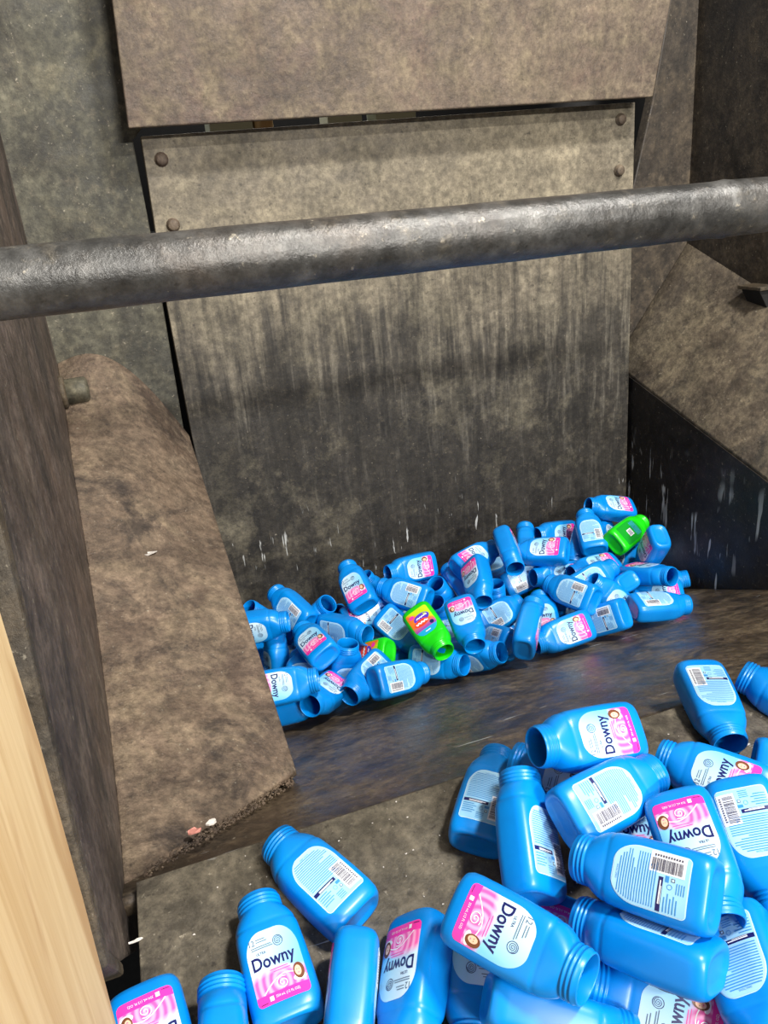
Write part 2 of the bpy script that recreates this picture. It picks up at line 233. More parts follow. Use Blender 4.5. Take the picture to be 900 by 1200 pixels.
 ('b', (0.3190, 1.9970, -0.4492), (0.9873, -0.0692, 0.1427), (-0.1577, -0.3322, 0.9299), 'blue bottle with pink label speck showing between upright bottle and oval base bottle', 'bottles in the far pile'),
 ('b', (0.2478, 1.5198, -0.2730), (-0.9766, 0.2048, 0.0652), (0.2147, 0.9431, 0.2540), 'blue bottle with upright neck behind the neck of the upside down pink label bottle', 'bottles in the far pile'),
 ('b', (0.3916, 1.7538, -0.3740), (0.2984, -0.5731, -0.7632), (-0.6260, -0.7211, 0.2968), 'blue bottle glimpsed behind the wide open mouth bottle at front left', 'bottles in the far pile'),
 ('b', (0.3348, 1.5980, -0.2676), (-0.7144, -0.2760, -0.6431), (-0.2680, 0.9568, -0.1129), 'blue bottle whose curved side shows beneath the oval base bottle', 'bottles in the far pile'),
 ('b', (0.6569, 1.8517, -0.3624), (0.8264, 0.0556, 0.5604), (-0.5548, -0.0906, 0.8271), 'blue bottle showing only a strip of label left of the bright green bottle', 'bottles in the far pile'),
 ('b', (1.2228, 1.8989, -0.2124), (0.0391, 0.3917, -0.9193), (-0.6490, -0.6895, -0.3214), 'blue bottle standing neck down right of the level lying bottle', 'bottles in the far pile'),
 ('b', (0.1396, 0.6909, -0.0118), (-0.8899, -0.4445, -0.1023), (-0.4561, 0.8649, 0.2097), 'blue bottle lying alone on the near plate, back label up, neck pointing upper left', 'bottles on the near floor plate'),
 ('b', (0.0340, 0.6065, -0.0312), (0.9997, 0.0243, 0.0056), (-0.0249, 0.9719, 0.2342), 'blue bottle lying near the bottom edge with whole front label upright and readable', 'bottles on the near floor plate'),
 ('b', (0.1261, 0.6586, -0.0043), (-0.0706, 0.2625, -0.9624), (-0.4097, -0.8873, -0.2120), 'blue bottle on its narrow edge at the bottom edge, label slivers on both sides', 'bottles on the near floor plate'),
 ('b', (0.2061, 0.6552, -0.0081), (-0.5879, 0.5026, -0.6339), (-0.4977, -0.8424, -0.2063), 'blue bottle base up at the bottom edge with front label on its left side', 'bottles on the near floor plate'),
 ('b', (-0.1107, 0.6845, 0.0033), (-0.9939, -0.1097, 0.0135), (0.1056, -0.9786, -0.1769), 'blue bottle in the bottom left corner, only its base end and pink label band visible', 'bottles on the near floor plate'),
 ('b', (-0.0510, 0.5227, -0.0320), (-0.1145, 0.1930, -0.9745), (0.1483, 0.9733, 0.1753), 'blue bottle at the bottom edge showing only its threaded neck', 'bottles on the near floor plate'),
 ('b', (0.2262, 0.5872, 0.0754), (-0.6974, -0.4296, -0.5737), (0.5083, -0.8608, 0.0267), 'blue bottle on top at bottom centre, big sideways front label, neck to the right', 'bottles on the near floor plate'),
 ('b', (0.2787, 0.6513, -0.0195), (-0.8844, 0.4549, 0.1050), (-0.4668, -0.8598, -0.2071), 'blue bottle below the big sideways one, upside down label top reading 12', 'bottles on the near floor plate'),
 ('b', (0.3778, 0.6186, -0.0265), (-0.7233, 0.6688, 0.1720), (-0.6905, -0.7021, -0.1741), 'blue bottle with pink band showing between big sideways bottle and the threaded neck', 'bottles on the near floor plate'),
 ('b', (0.3287, 0.6013, 0.0223), (-0.7118, -0.0865, 0.6971), (0.3222, 0.8416, 0.4334), 'blue bottle pointing straight up, narrow back label on its right side, threaded neck at top', 'bottles on the near floor plate'),
 ('b', (0.3108, 0.7273, -0.0033), (-0.7789, 0.6113, 0.1403), (0.6272, 0.7589, 0.1752), 'blue bottle leftmost of the near heap, back label with barcode on the right', 'bottles on the near floor plate'),
 ('b', (0.5422, 0.7193, 0.1023), (0.1167, 0.7295, 0.6740), (-0.9782, -0.0330, 0.2051), 'blue bottle topmost at back of the near heap, open mouth left, pink label end right', 'bottles on the near floor plate'),
 ('b', (0.4956, 0.6729, 0.0440), (0.5670, 0.3880, 0.7266), (-0.6148, 0.7864, 0.0599), 'blue bottle under the open mouth one, only a label corner reading 12 visible', 'bottles on the near floor plate'),
 ('b', (0.4802, 0.6035, -0.0297), (0.8734, -0.4534, 0.1778), (0.3927, 0.8716, 0.2935), 'blue bottle buried in the near heap showing only the first letters Do', 'bottles on the near floor plate'),
 ('b', (0.3827, 0.6318, 0.0893), (-0.1306, 0.7908, 0.5980), (0.9821, 0.1856, -0.0308), 'blue bottle high in the near heap, base toward lower left, whole back label showing', 'bottles on the near floor plate'),
 ('b', (0.5202, 0.6064, 0.0904), (-0.8682, 0.3885, -0.3088), (-0.3331, -0.9174, -0.2177), 'blue bottle upside down with big pink label, right part of the near heap', 'bottles on the near floor plate'),
 ('b', (0.4551, 0.4635, 0.1064), (-0.5350, -0.4899, -0.6883), (-0.5153, 0.8348, -0.1937), 'blue bottle lying across the near heap, back label with barcode at upper right', 'bottles on the near floor plate'),
 ('b', (0.4357, 0.4328, 0.0490), (-0.7841, -0.3841, 0.4875), (-0.5191, 0.8365, -0.1757), 'blue bottle on its narrow side with label slivers above and below, threaded neck left', 'bottles on the near floor plate'),
 ('b', (0.4569, 0.4272, -0.0524), (0.5819, 0.5074, 0.6355), (-0.7691, 0.5973, 0.2274), 'blue bottle at the bottom edge right of centre, sideways front label, neck meeting another neck', 'bottles on the near floor plate'),
 ('b', (0.6992, 0.6323, -0.0008), (0.7081, 0.4241, 0.5646), (-0.5368, 0.8428, 0.0401), 'blue bottle behind the upside down pair, label logo partly visible, threaded neck left', 'bottles on the near floor plate'),
 ('b', (0.7790, 0.8791, 0.0326), (0.9416, -0.3281, -0.0754), (-0.3367, -0.9162, -0.2173), 'blue bottle lying alone behind the near heap, barcode up, neck toward the camera', 'bottles on the near floor plate'),
 ('b', (0.9038, 0.7110, -0.0071), (0.9004, 0.4241, 0.0976), (-0.4351, 0.8763, 0.2070), 'blue bottle cut by the right edge of the photo, only its mouth visible, farthest back', 'bottles on the near floor plate'),
 ('b', (0.7274, 0.6982, -0.0001), (0.4946, 0.3730, 0.7850), (0.7387, -0.6562, -0.1537), 'blue bottle cut by the right edge below the cut off mouth, plain end', 'bottles on the near floor plate'),
 ('b', (0.6117, 0.6107, 0.0751), (0.8611, -0.4315, 0.2690), (-0.3248, -0.8739, -0.3617), 'blue bottle upside down at the right edge, back label with barcode at left', 'bottles on the near floor plate'),
 ('b', (0.5531, 0.5284, -0.0127), (0.8842, -0.4373, -0.1641), (0.4587, 0.8793, 0.1280), 'blue bottle under the upside down pair, label face and pink band at lower right visible', 'bottles on the near floor plate'),
 ('b', (0.5101, 0.4985, 0.0227), (0.6962, -0.4070, 0.5914), (-0.4192, -0.8992, -0.1253), 'blue bottle at the right bottom edge with back label on its left, base up', 'bottles on the near floor plate'),
 ('b', (0.5647, 0.5136, -0.0396), (0.3203, 0.6131, -0.7222), (0.7965, -0.5870, -0.1450), 'blue bottle sliver at the right edge beside the heap', 'bottles on the near floor plate'),
 ('b', (0.5278, 0.3388, -0.0494), (-0.3545, -0.2042, -0.9125), (-0.3008, 0.9489, -0.0955), 'blue bottle at the bottom right corner, end of barcode label visible', 'bottles on the near floor plate'),
 ('b', (0.2231, 0.5198, 0.0209), (0.1182, 0.6204, -0.7753), (0.8267, -0.4940, -0.2692), 'blue bottle at bottom centre below the big sideways one, plain side and neck ring visible', 'bottles on the near floor plate'),
 ('b', (0.2052, 1.8697, -0.4305), (-0.3491, -0.5279, -0.7742), (0.4444, -0.8207, 0.3592), None, 'bottles buried in the far pile'),
 ('b', (0.3928, 1.8795, -0.4355), (-0.4058, -0.5103, -0.7582), (0.3752, -0.8495, 0.3709), None, 'bottles buried in the far pile'),
 ('b', (0.6106, 1.8403, -0.4159), (-0.0234, -0.3578, -0.9335), (-0.8361, -0.5049, 0.2145), None, 'bottles buried in the far pile'),
 ('b', (0.9889, 1.7595, -0.3823), (0.1441, 0.0614, 0.9877), (0.9274, 0.3398, -0.1564), None, 'bottles buried in the far pile'),
 ('b', (1.2402, 1.7560, -0.3738), (-0.2399, 0.2732, 0.9316), (-0.6948, 0.6218, -0.3613), None, 'bottles buried in the far pile'),
 ('b', (1.3641, 1.8122, -0.4037), (-0.1442, 0.0972, 0.9848), (0.8943, -0.4132, 0.1718), None, 'bottles buried in the far pile'),
 ('b', (0.2818, 1.8732, -0.4259), (0.0495, 0.6548, 0.7542), (-0.8579, 0.4145, -0.3036), None, 'bottles buried in the far pile'),
 ('b', (0.3108, 1.8538, -0.3994), (0.0567, -0.7309, -0.6801), (0.6213, 0.5590, -0.5490), None, 'bottles buried in the far pile'),
 ('b', (0.6408, 1.9145, -0.4536), (0.3055, -0.7909, -0.5302), (-0.8653, -0.4630, 0.1921), None, 'bottles buried in the far pile'),
 ('b', (0.4297, 1.8781, -0.4355), (-0.1750, 0.8032, 0.5695), (0.9185, 0.3415, -0.1994), None, 'bottles buried in the far pile'),
 ('b', (0.7221, 1.7824, -0.3989), (0.7903, 0.4585, 0.4064), (-0.3494, 0.8822, -0.3157), None, 'bottles buried in the far pile'),
 ('b', (0.8607, 1.8719, -0.4316), (0.1140, -0.1680, -0.9792), (-0.9363, 0.3115, -0.1624), None, 'bottles buried in the far pile'),
 ('b', (0.9887, 1.9467, -0.3898), (0.0650, -0.4038, -0.9125), (-0.9880, 0.1021, -0.1155), None, 'bottles buried in the far pile'),
 ('b', (0.8887, 1.8291, -0.4058), (0.7575, -0.5717, -0.3152), (0.3690, 0.7732, -0.5157), None, 'bottles buried in the far pile'),
 ('b', (1.1404, 1.8787, -0.4144), (-0.3211, -0.3367, -0.8852), (-0.8176, 0.5703, 0.0796), None, 'bottles buried in the far pile'),
 ('b', (0.9744, 1.9525, -0.4695), (0.1255, -0.2912, -0.9484), (0.6338, -0.7119, 0.3025), None, 'bottles buried in the far pile'),
 ('b', (1.2031, 1.9565, -0.4134), (0.4372, 0.5081, 0.7421), (0.3057, -0.8600, 0.4087), None, 'bottles buried in the far pile'),
 ('b', (1.1902, 1.8535, -0.4200), (0.1696, -0.4167, -0.8931), (-0.4294, 0.7844, -0.4476), None, 'bottles buried in the far pile'),
 ('b', (1.2486, 1.8037, -0.4149), (-0.6429, 0.5456, 0.5376), (0.7196, 0.6708, 0.1798), None, 'bottles buried in the far pile'),
 ('b', (1.3674, 1.9006, -0.4457), (-0.0838, 0.7422, 0.6649), (-0.9903, -0.1362, 0.0272), None, 'bottles buried in the far pile'),
 ('b', (1.3588, 1.8674, -0.4298), (0.1537, 0.7322, 0.6635), (0.9518, -0.2902, 0.0997), None, 'bottles buried in the far pile'),
 ('b', (0.1988, 2.0448, -0.4370), (-0.8133, 0.5787, 0.0604), (-0.5734, -0.8148, 0.0852), None, 'bottles buried in the far pile'),
 ('b', (0.1587, 1.9941, -0.4935), (-0.3830, -0.8634, -0.3283), (0.8695, -0.4570, 0.1873), None, 'bottles buried in the far pile'),
 ('b', (0.3358, 2.0608, -0.4614), (0.1807, 0.3233, 0.9289), (0.6179, -0.7721, 0.1485), None, 'bottles buried in the far pile'),
 ('b', (0.4919, 2.0666, -0.5211), (-0.0024, 0.1258, 0.9921), (-0.9693, -0.2440, 0.0286), None, 'bottles buried in the far pile'),
 ('b', (0.5716, 2.0731, -0.4051), (0.0692, -0.2110, -0.9750), (-0.5858, -0.7997, 0.1314), None, 'bottles buried in the far pile'),
 ('b', (0.5440, 2.0702, -0.5292), (-0.6641, 0.5731, 0.4801), (-0.4792, -0.8192, 0.3151), None, 'bottles buried in the far pile'),
 ('b', (0.7248, 2.0118, -0.4170), (0.1866, -0.5349, -0.8240), (-0.9211, -0.3871, 0.0427), None, 'bottles buried in the far pile'),
 ('b', (0.7101, 1.9344, -0.4635), (-0.3564, -0.7720, -0.5262), (-0.7633, 0.5654, -0.3124), None, 'bottles buried in the far pile'),
 ('b', (0.7447, 1.9659, -0.3957), (-0.3408, -0.1994, -0.9188), (0.6221, 0.6849, -0.3794), None, 'bottles buried in the far pile'),
 ('b', (0.8557, 1.9236, -0.4553), (0.0197, 0.5211, 0.8533), (-0.8848, 0.4065, -0.2278), None, 'bottles buried in the far pile'),
 ('b', (0.7359, 2.0316, -0.5069), (-0.1350, -0.5769, -0.8056), (0.8758, -0.4497, 0.1753), None, 'bottles buried in the far pile'),
 ('b', (0.9269, 1.9652, -0.4791), (0.8025, 0.0794, 0.5913), (-0.4745, 0.6858, 0.5519), None, 'bottles buried in the far pile'),
 ('b', (0.8757, 2.0693, -0.5245), (-0.2260, -0.5518, -0.8028), (0.7247, -0.6459, 0.2399), None, 'bottles buried in the far pile'),
 ('b', (1.1351, 1.9540, -0.4023), (0.2257, 0.1861, 0.9563), (-0.8386, 0.5366, 0.0935), None, 'bottles buried in the far pile'),
 ('b', (0.9711, 2.0556, -0.5216), (0.1774, 0.8413, 0.5106), (0.9590, -0.2644, 0.1024), None, 'bottles buried in the far pile'),
 ('b', (1.0869, 2.0399, -0.4266), (-0.2291, -0.7616, -0.6062), (0.9315, -0.3524, 0.0906), None, 'bottles buried in the far pile'),
 ('b', (1.1363, 2.0230, -0.4956), (0.1854, -0.1099, -0.9765), (0.6632, -0.7193, 0.2069), None, 'bottles buried in the far pile'),
 ('b', (1.3757, 1.9946, -0.4092), (0.3148, -0.9316, -0.1820), (-0.9416, -0.2822, -0.1838), None, 'bottles buried in the far pile'),
 ('b', (1.4387, 1.9711, -0.4734), (0.0332, -0.1708, -0.9848), (-0.9647, -0.2632, 0.0131), None, 'bottles buried in the far pile'),
 ('b', (1.1996, 2.0097, -0.4891), (0.1194, 0.4686, 0.8753), (0.9848, -0.1677, -0.0446), None, 'bottles buried in the far pile'),
 ('b', (1.3685, 1.9233, -0.4097), (0.2925, -0.3219, -0.9004), (0.8694, 0.4815, 0.1103), None, 'bottles buried in the far pile'),
 ('b', (1.4612, 1.9101, -0.4514), (0.3939, -0.4886, -0.7785), (0.2191, 0.8725, -0.4367), None, 'bottles buried in the far pile'),
 ('b', (0.2045, 1.9842, -0.3793), (0.0467, 0.5809, 0.8127), (0.7111, 0.5520, -0.4354), None, 'bottles buried in the far pile'),
 ('b', (0.3187, 1.9856, -0.4933), (0.5306, 0.7915, 0.3033), (-0.8472, 0.5064, 0.1606), None, 'bottles buried in the far pile'),
 ('b', (0.3389, 2.0604, -0.5214), (-0.0757, -0.1194, 0.9900), (-0.9971, 0.0037, -0.0758), None, 'bottles buried in the far pile'),
 ('b', (0.5005, 2.0604, -0.3828), (-0.1366, 0.4036, 0.9047), (-0.9535, -0.3013, -0.0095), None, 'bottles buried in the far pile'),
 ('b', (0.4017, 2.0690, -0.4574), (-0.5719, -0.5696, -0.5903), (0.6275, -0.7673, 0.1326), None, 'bottles buried in the far pile'),
 ('b', (0.6035, 1.9376, -0.4733), (0.3345, 0.1508, 0.9302), (-0.4660, 0.8844, 0.0242), None, 'bottles buried in the far pile'),
 ('b', (0.6244, 2.0593, -0.3661), (-0.3259, -0.0464, -0.9443), (0.9452, 0.0053, -0.3265), None, 'bottles buried in the far pile'),
 ('b', (0.7319, 2.0489, -0.4721), (-0.0232, -0.8915, -0.4525), (-0.9403, -0.1343, 0.3128), None, 'bottles buried in the far pile'),
 ('b', (0.7312, 2.0510, -0.5165), (-0.0214, 0.6425, 0.7660), (-0.9975, 0.0379, -0.0596), None, 'bottles buried in the far pile'),
 ('b', (0.8807, 2.0257, -0.4863), (-0.0197, -0.8364, -0.5478), (-0.8930, 0.2611, -0.3665), None, 'bottles buried in the far pile'),
 ('b', (0.9198, 2.0729, -0.4240), (-0.3268, -0.1224, -0.9372), (0.7060, -0.6908, -0.1560), None, 'bottles buried in the far pile'),
 ('b', (1.0957, 1.9443, -0.4752), (0.3681, 0.1629, 0.9154), (-0.6256, 0.7718, 0.1142), None, 'bottles buried in the far pile'),
 ('b', (1.2642, 2.0473, -0.5179), (0.0213, 0.8492, 0.5276), (-0.9962, 0.0628, -0.0608), None, 'bottles buried in the far pile'),
 ('b', (1.2154, 2.0463, -0.4124), (-0.0774, 0.8989, 0.4313), (0.9939, 0.0352, 0.1048), None, 'bottles buried in the far pile'),
 ('b', (1.3828, 2.0188, -0.4682), (0.0353, 0.0726, 0.9967), (-0.9499, 0.3123, 0.0109), None, 'bottles buried in the far pile'),
 ('b', (1.5073, 2.0200, -0.4166), (0.1046, -0.6674, -0.7373), (-0.8629, 0.3077, -0.4010), None, 'bottles buried in the far pile'),
 ('b', (1.3108, 2.0481, -0.5224), (-0.0146, 0.9362, 0.3510), (0.9997, 0.0199, -0.0116), None, 'bottles buried in the far pile'),]

# ---------------------------------------------------------------- helpers
def obj(name, me, mats, parent=None):
    if isinstance(me, bmesh.types.BMesh):
        b = me; me = bpy.data.meshes.new(name); bmesh.ops.recalc_face_normals(b, faces=b.faces); b.to_mesh(me); b.free()
    for m in (mats if isinstance(mats, (list, tuple)) else [mats]): me.materials.append(m)
    o = bpy.data.objects.new(name, me); C.objects.link(o); o.parent = parent; return o
def tag(o, label, cat, group=None):
    o['label'] = label; o['category'] = cat
    if group: o['group'] = group
    return o
def struct(o): o['kind'] = 'structure'; return o
def prism(bm, pts, vec):
    """closed outline of 3-D points, extruded by vec"""
    a = [bm.verts.new(p) for p in pts]; b = [bm.verts.new(Vector(p)+Vector(vec)) for p in pts]; n = len(pts)
    bm.faces.new(a); bm.faces.new(b[::-1])
    for i in range(n): bm.faces.new((a[i], b[i], b[(i+1) % n], a[(i+1) % n]))
def box(bm, x0, x1, y0, y1, z0, z1): prism(bm, [(x0, y0, z0), (x1, y0, z0), (x1, y0, z1), (x0, y0, z1)], (0, y1-y0, 0))
def bevel(o, w=.002, seg=2):
    m = o.modifiers.new('bevel', 'BEVEL'); m.width = w; m.segments = seg; m.limit_method = 'ANGLE'; return o
def smooth(o):
    for p in o.data.polygons: p.use_smooth = True
    return o
def sheet(bm, A, B, D, E, nu, nv, thick, amp=0., bow=0.):
    """bilinear plate A-B-D-E (A,B near edge; E,D far edge) with waviness and a thickness below"""
    g = []
    for j in range(nv+1):
        row = []
        for i in range(nu+1):
            u, v = i/nu, j/nv
            p = Vector(A)*(1-u)*(1-v)+Vector(B)*u*(1-v)+Vector(D)*u*v+Vector(E)*(1-u)*v
            e = min(u, 1-u, v, 1-v)*6
            p.z += bow*math.sin(math.pi*u)*v + amp*noise.noise(p*6)*min(1, e)
            row.append(bm.verts.new(p))
        g.append(row)
    lo = [[bm.verts.new(v.co-Vector((0, 0, thick))) for v in r] for r in g]
    for j in range(nv):
        for i in range(nu):
            bm.faces.new((g[j][i], g[j][i+1], g[j+1][i+1], g[j+1][i])); bm.faces.new((lo[j][i], lo[j+1][i], lo[j+1][i+1], lo[j][i+1]))
    for j in range(nv):
        for c in (0, nu): bm.faces.new((g[j][c], g[j+1][c], lo[j+1][c], lo[j][c]))
    for i in range(nu):
        for c in (0, nv): bm.faces.new((g[c][i], lo[c][i], lo[c][i+1], g[c][i+1]))
def lathe(bm, prof, seg=24, mat=Matrix.Identity(4)):
    rings = [[bm.verts.new(mat @ Vector((r*math.cos(2*math.pi*i/seg), r*math.sin(2*math.pi*i/seg), z))) for i in range(seg)] for r, z in prof]
    for a, b in zip(rings, rings[1:]):
        for i in range(seg): bm.faces.new((a[i], a[(i+1) % seg], b[(i+1) % seg], b[i]))
    bm.faces.new(rings[0][::-1]); bm.faces.new(rings[-1])

# ---------------------------------------------------------------- the hopper
RS = .469
bm = bmesh.new(); sheet(bm, (-.16, .845, -.013), (1.545, .845, -.013), (1.545, 2.12, -RS*(2.12-.86)), (-.16, 2.12, -RS*(2.12-.86)), 40, 30, .03, .003)
smooth(struct(obj('floor', bm, M['ramp'])))
DS = .23
bm = bmesh.new(); prism(bm, [(-.110, .853, -.012), (-.150, .20, -.012-.653*DS), (1.53, .20, -.012-.653*DS), (1.53, .845, -.012-.008*DS)], (0, 0, .012))
bevel(struct(obj('floor_plate', bm, M['deck'])), .0015)
bm = bmesh.new(); box(bm, -.6, 1.9, -.2, 2.3, -.95, -.90); struct(obj('floor_base', bm, M['black']))
bm = bmesh.new(); prism(bm, [(-.150, .66, -.10), (-.128, .66, -.10), (-.128, .40, -.16), (-.150, .40, -.16)], (0, 0, .03)); bevel(struct(obj('trim_1', bm, M['rust'])), .003)

# back pushing panel, a thing of its own with its bolts
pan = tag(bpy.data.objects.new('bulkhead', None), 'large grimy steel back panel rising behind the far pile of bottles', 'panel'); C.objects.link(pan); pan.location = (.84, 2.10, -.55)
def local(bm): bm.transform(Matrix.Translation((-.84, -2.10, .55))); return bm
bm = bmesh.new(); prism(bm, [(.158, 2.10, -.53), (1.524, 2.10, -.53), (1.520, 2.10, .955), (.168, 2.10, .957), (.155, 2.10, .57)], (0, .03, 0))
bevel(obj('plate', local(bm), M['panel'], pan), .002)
for x, z in BOLTS:
    bm = bmesh.new(); mt = Matrix.Translation((x, 2.10, z)) @ Matrix.Rotation(math.pi/2, 4, 'X')
    lathe(bm, [(.0165, -.002), (.0165, .003), (.0135, .0045), (.0135, .010), (.011, .013), (.004, .0138)], 12, mt)
    smooth(obj('bolt', local(bm), M['upper'], pan))

bm = bmesh.new(); prism(bm, [(.137, 2.0, .967), (.80, 2.0, .962), (1.503, 2.0, .957), (1.70, 2.0, 1.9), (.20, 2.0, 1.9)], (0, .022, 0)); bevel(struct(obj('wall_back', bm, M['upper'])), .003)
bm = bmesh.new(); prism(bm, [(-.16, 2.12, -.6), (.140, 2.12, -.6), (.140, 2.12, .265), (.151, 2.12, .742), (.150, 2.12, .951), (.20, 2.12, 1.0), (.20, 2.12, 1.9), (-.16, 2.12, 1.9)], (0, .03, 0))
bevel(struct(obj('wall_back_left', bm, M['pillar'])), .003)
bm = bmesh.new(); prism(bm, [(1.57, 2.20, -.6), (1.83, 2.20, -.6), (1.83, 2.20, 1.9), (1.80, 2.20, 1.9), (1.702, 2.20, 1.218), (1.652, 2.20, .960), (1.593, 2.20, .734), (1.57, 2.20, .60)], (0, .04, 0))
bevel(struct(obj('wall_back_right', bm, M['pillar_r'])), .004)
bm = bmesh.new(); box(bm, -.3, 2.1, 2.26, 2.64, .72, .74); struct(obj('trim_5', bm, M['black']))
bm = bmesh.new(); box(bm, -.3, 2.1, 2.62, 2.66, -.7, 1.13); struct(obj('slot_dark_backing', bm, M['black']))  # black plate added to make the gap behind the slot dark
bm = bmesh.new(); prism(bm, [(-.13, .655, .10), (-.13, .72, .02), (-.13, .80, -.06), (-.13, .86, -.12), (-.13, 2.2, -.75), (-.13, 2.2, 1.9), (-.13, 1.0, 1.9), (-.13, .79, .541), (-.13, .69, .25)], (-.035, 0, 0))
bevel(struct(obj('wall_left', bm, M['wall'])), .004)
bm = bmesh.new(); prism(bm, [(-.128, .645, .10), (-.128, .71, .01), (-.128, .72, .02), (-.128, .668, .10), (-.128, .70, .25), (-.128, .80, .541), (-.128, .96, 1.5), (-.128, .925, 1.5), (-.128, .768, .541), (-.128, .675, .25)], (-.045, 0, 0))
bevel(struct(obj('trim_3', bm, M['rust'])), .004)
bm = bmesh.new(); box(bm, 1.80, 1.83, .3, 2.24, -.6, 1.9); struct(obj('wall_right', bm, M['pillar_r']))
# side ledges: sloping plates with an undercut side plate below their inner edge
LE = [(.88, -.035), (1.021, -.028), (1.204, .011), (1.458, .095), (1.611, .176), (1.765, .278), (1.95, .355), (2.035, .392), (2.118, .47)]
def ledge_z(y):
    for (a, p), (b, q) in zip(LE, LE[1:]):
        if y <= b: return p+(q-p)*(y-a)/(b-a)
    return LE[-1][1]
bm = bmesh.new(); g = []
for j in range(51):
    v = j/50; row = []
    for i in range(21):
        u = i/20; y0 = .88+1.238*v; y1 = 1.108+1.010*v; y = y0*(1-u)+y1*u
        z = (1-u)*ledge_z(y0)+u*(-.112+.347*v)+.10*math.sin(math.pi*u)*v**4
        z += .006*noise.noise(Vector((u*2, v*7, 3)))*min(1, min(u, 1-u, v)*8)
        row.append(bm.verts.new((-.13+.28*u, y, z)))
    g.append(row)
lo = [[bm.verts.new(v.co-Vector((0, 0, .012))) for v in r] for r in g]
for j in range(50):
    for i in range(20):
        bm.faces.new((g[j][i], g[j][i+1], g[j+1][i+1], g[j+1][i])); bm.faces.new((lo[j][i], lo[j+1][i], lo[j+1][i+1], lo[j][i+1]))
    for c in (0, 20): bm.faces.new((g[j][c], g[j+1][c], lo[j+1][c], lo[j][c]))
for i in range(20):
    for c in (0, 50): bm.faces.new((g[c][i], lo[c][i], lo[c][i+1], g[c][i+1]))
smooth(bevel(struct(obj('ledge_left', bm, M['ledge'])), .002))
bm = bmesh.new(); prism(bm, [(.146, 1.115, -.126), (.146, 2.115, .222), (.085, 2.115, -.60), (.085, 1.14, -.155)], (-.012, 0, 0)); struct(obj('ledge_side_left', bm, M['side']))
bm = bmesh.new(); sheet(bm, (1.535, .55, -.27), (1.80, .55, -.06), (1.80, 2.195, .548), (1.535, 2.195, .205), 16, 40, .014, .006, .0)
smooth(bevel(struct(obj('ledge_right', bm, M['ledge_r'])), .002))
bm = bmesh.new(); prism(bm, [(1.532, .55, -.28), (1.532, 2.195, .195), (1.532, 2.195, -.85), (1.532, .55, -.85)], (.02, 0, 0)); struct(obj('ledge_side_right', bm, M['side']))

# guard rail pipe across the opening
bm = bmesh.new()
A, B = Vector((-.45, .57, .762)), Vector((1.25, .57, .741)); ax = (B-A).normalized(); q = ax.to_track_quat('Z', 'Y').to_matrix().to_4x4()
Ln = (B-A).length; rr = .0222
prof = [(rr, 0)] + [(rr+.0002*math.sin(i*1.7), Ln*i/60) for i in range(1, 60)] + [(rr, Ln)]
wl = (.50-(-.45))/Ln*Ln
prof = sorted(prof+[(rr+.0010, wl), (rr+.0003, wl-.005), (rr+.0003, wl+.005)], key=lambda p: p[1])
lathe(bm, prof, 40, Matrix.Translation(A) @ q)
tag(smooth(obj('guard_rail', bm, M['rail'])), 'thick grey steel pipe rail crossing the whole opening above the bottles', 'rail')
# plywood sheet at the left
bm = bmesh.new(); prism(bm, [(-.120, .612, .60), (-.120, .606, .40), (-.120, .588, .25), (-.120, .560, .10), (-.120, .530, -.10), (-.120, .15, -.20), (-.120, .15, .60)], (-.018, 0, 0))
tag(bevel(obj('plywood_board', bm, M['wood']), .0015), 'pale plywood board standing along the lower left edge', 'board')
# stub pin on the left wall and bracket on the right wall
pin = tag(bpy.data.objects.new('steel_pin', None), 'stubby round steel pin sticking out of the left wall above the ledge', 'pin'); C.objects.link(pin); pin.location = (-.13, 2.02, .415)
bm = bmesh.new(); lathe(bm, [(.030, 0), (.031, .05), (.029, .058), (.022, .062), (.004, .063)], 24, Matrix.Rotation(math.pi/2, 4, 'Y')); smooth(obj('shank', bm, M['pillar'], pin))
bm = bmesh.new(); lathe(bm, [(.040, -.001), (.040, .008), (.036, .011), (.030, .012)], 24, Matrix.Rotation(math.pi/2, 4, 'Y')); smooth(obj('collar', bm, M['rust'], pin))
br = tag(bpy.data.objects.new('steel_bracket', None), 'small black steel bracket at the right edge above the right ledge', 'bracket'); C.objects.link(br); br.location = (1.80, 1.87, .44)
bm = bmesh.new(); box(bm, -.060, 0, -.06, .03, -.006, .004); bevel(obj('flange', bm, M['rust'], br), .002)
bm = bmesh.new(); prism(bm, [(-.055, -.05, -.006), (0, -.05, -.006), (0, -.05, -.07), (-.02, -.05, -.06)], (0, .07, 0)); bevel(obj('web', bm, M['black'], br), .002)
# things stored behind the slot
for k, (x0, x1, z1, m, lab) in enumerate(((.36, .475, 1.02, 'rim', 'pale block seen through the slot above the panel, leftmost'), (.48, .53, 1.02, 'wood', 'small wooden block seen through the slot beside the pale block'),
                           (.68, .78, 1.02, 'rim', 'pale block seen through the middle of the slot'), (.82, .94, 1.02, 'rim', 'pale block seen through the slot, rightmost'))):
    bm = bmesh.new(); box(bm, x0, x1, 2.30, 2.38, .74, z1+.08); tag(bevel(obj('block', bm, M['pale'] if m == 'rim' else M[m]), .003), lab, 'block', 'blocks behind the slot')

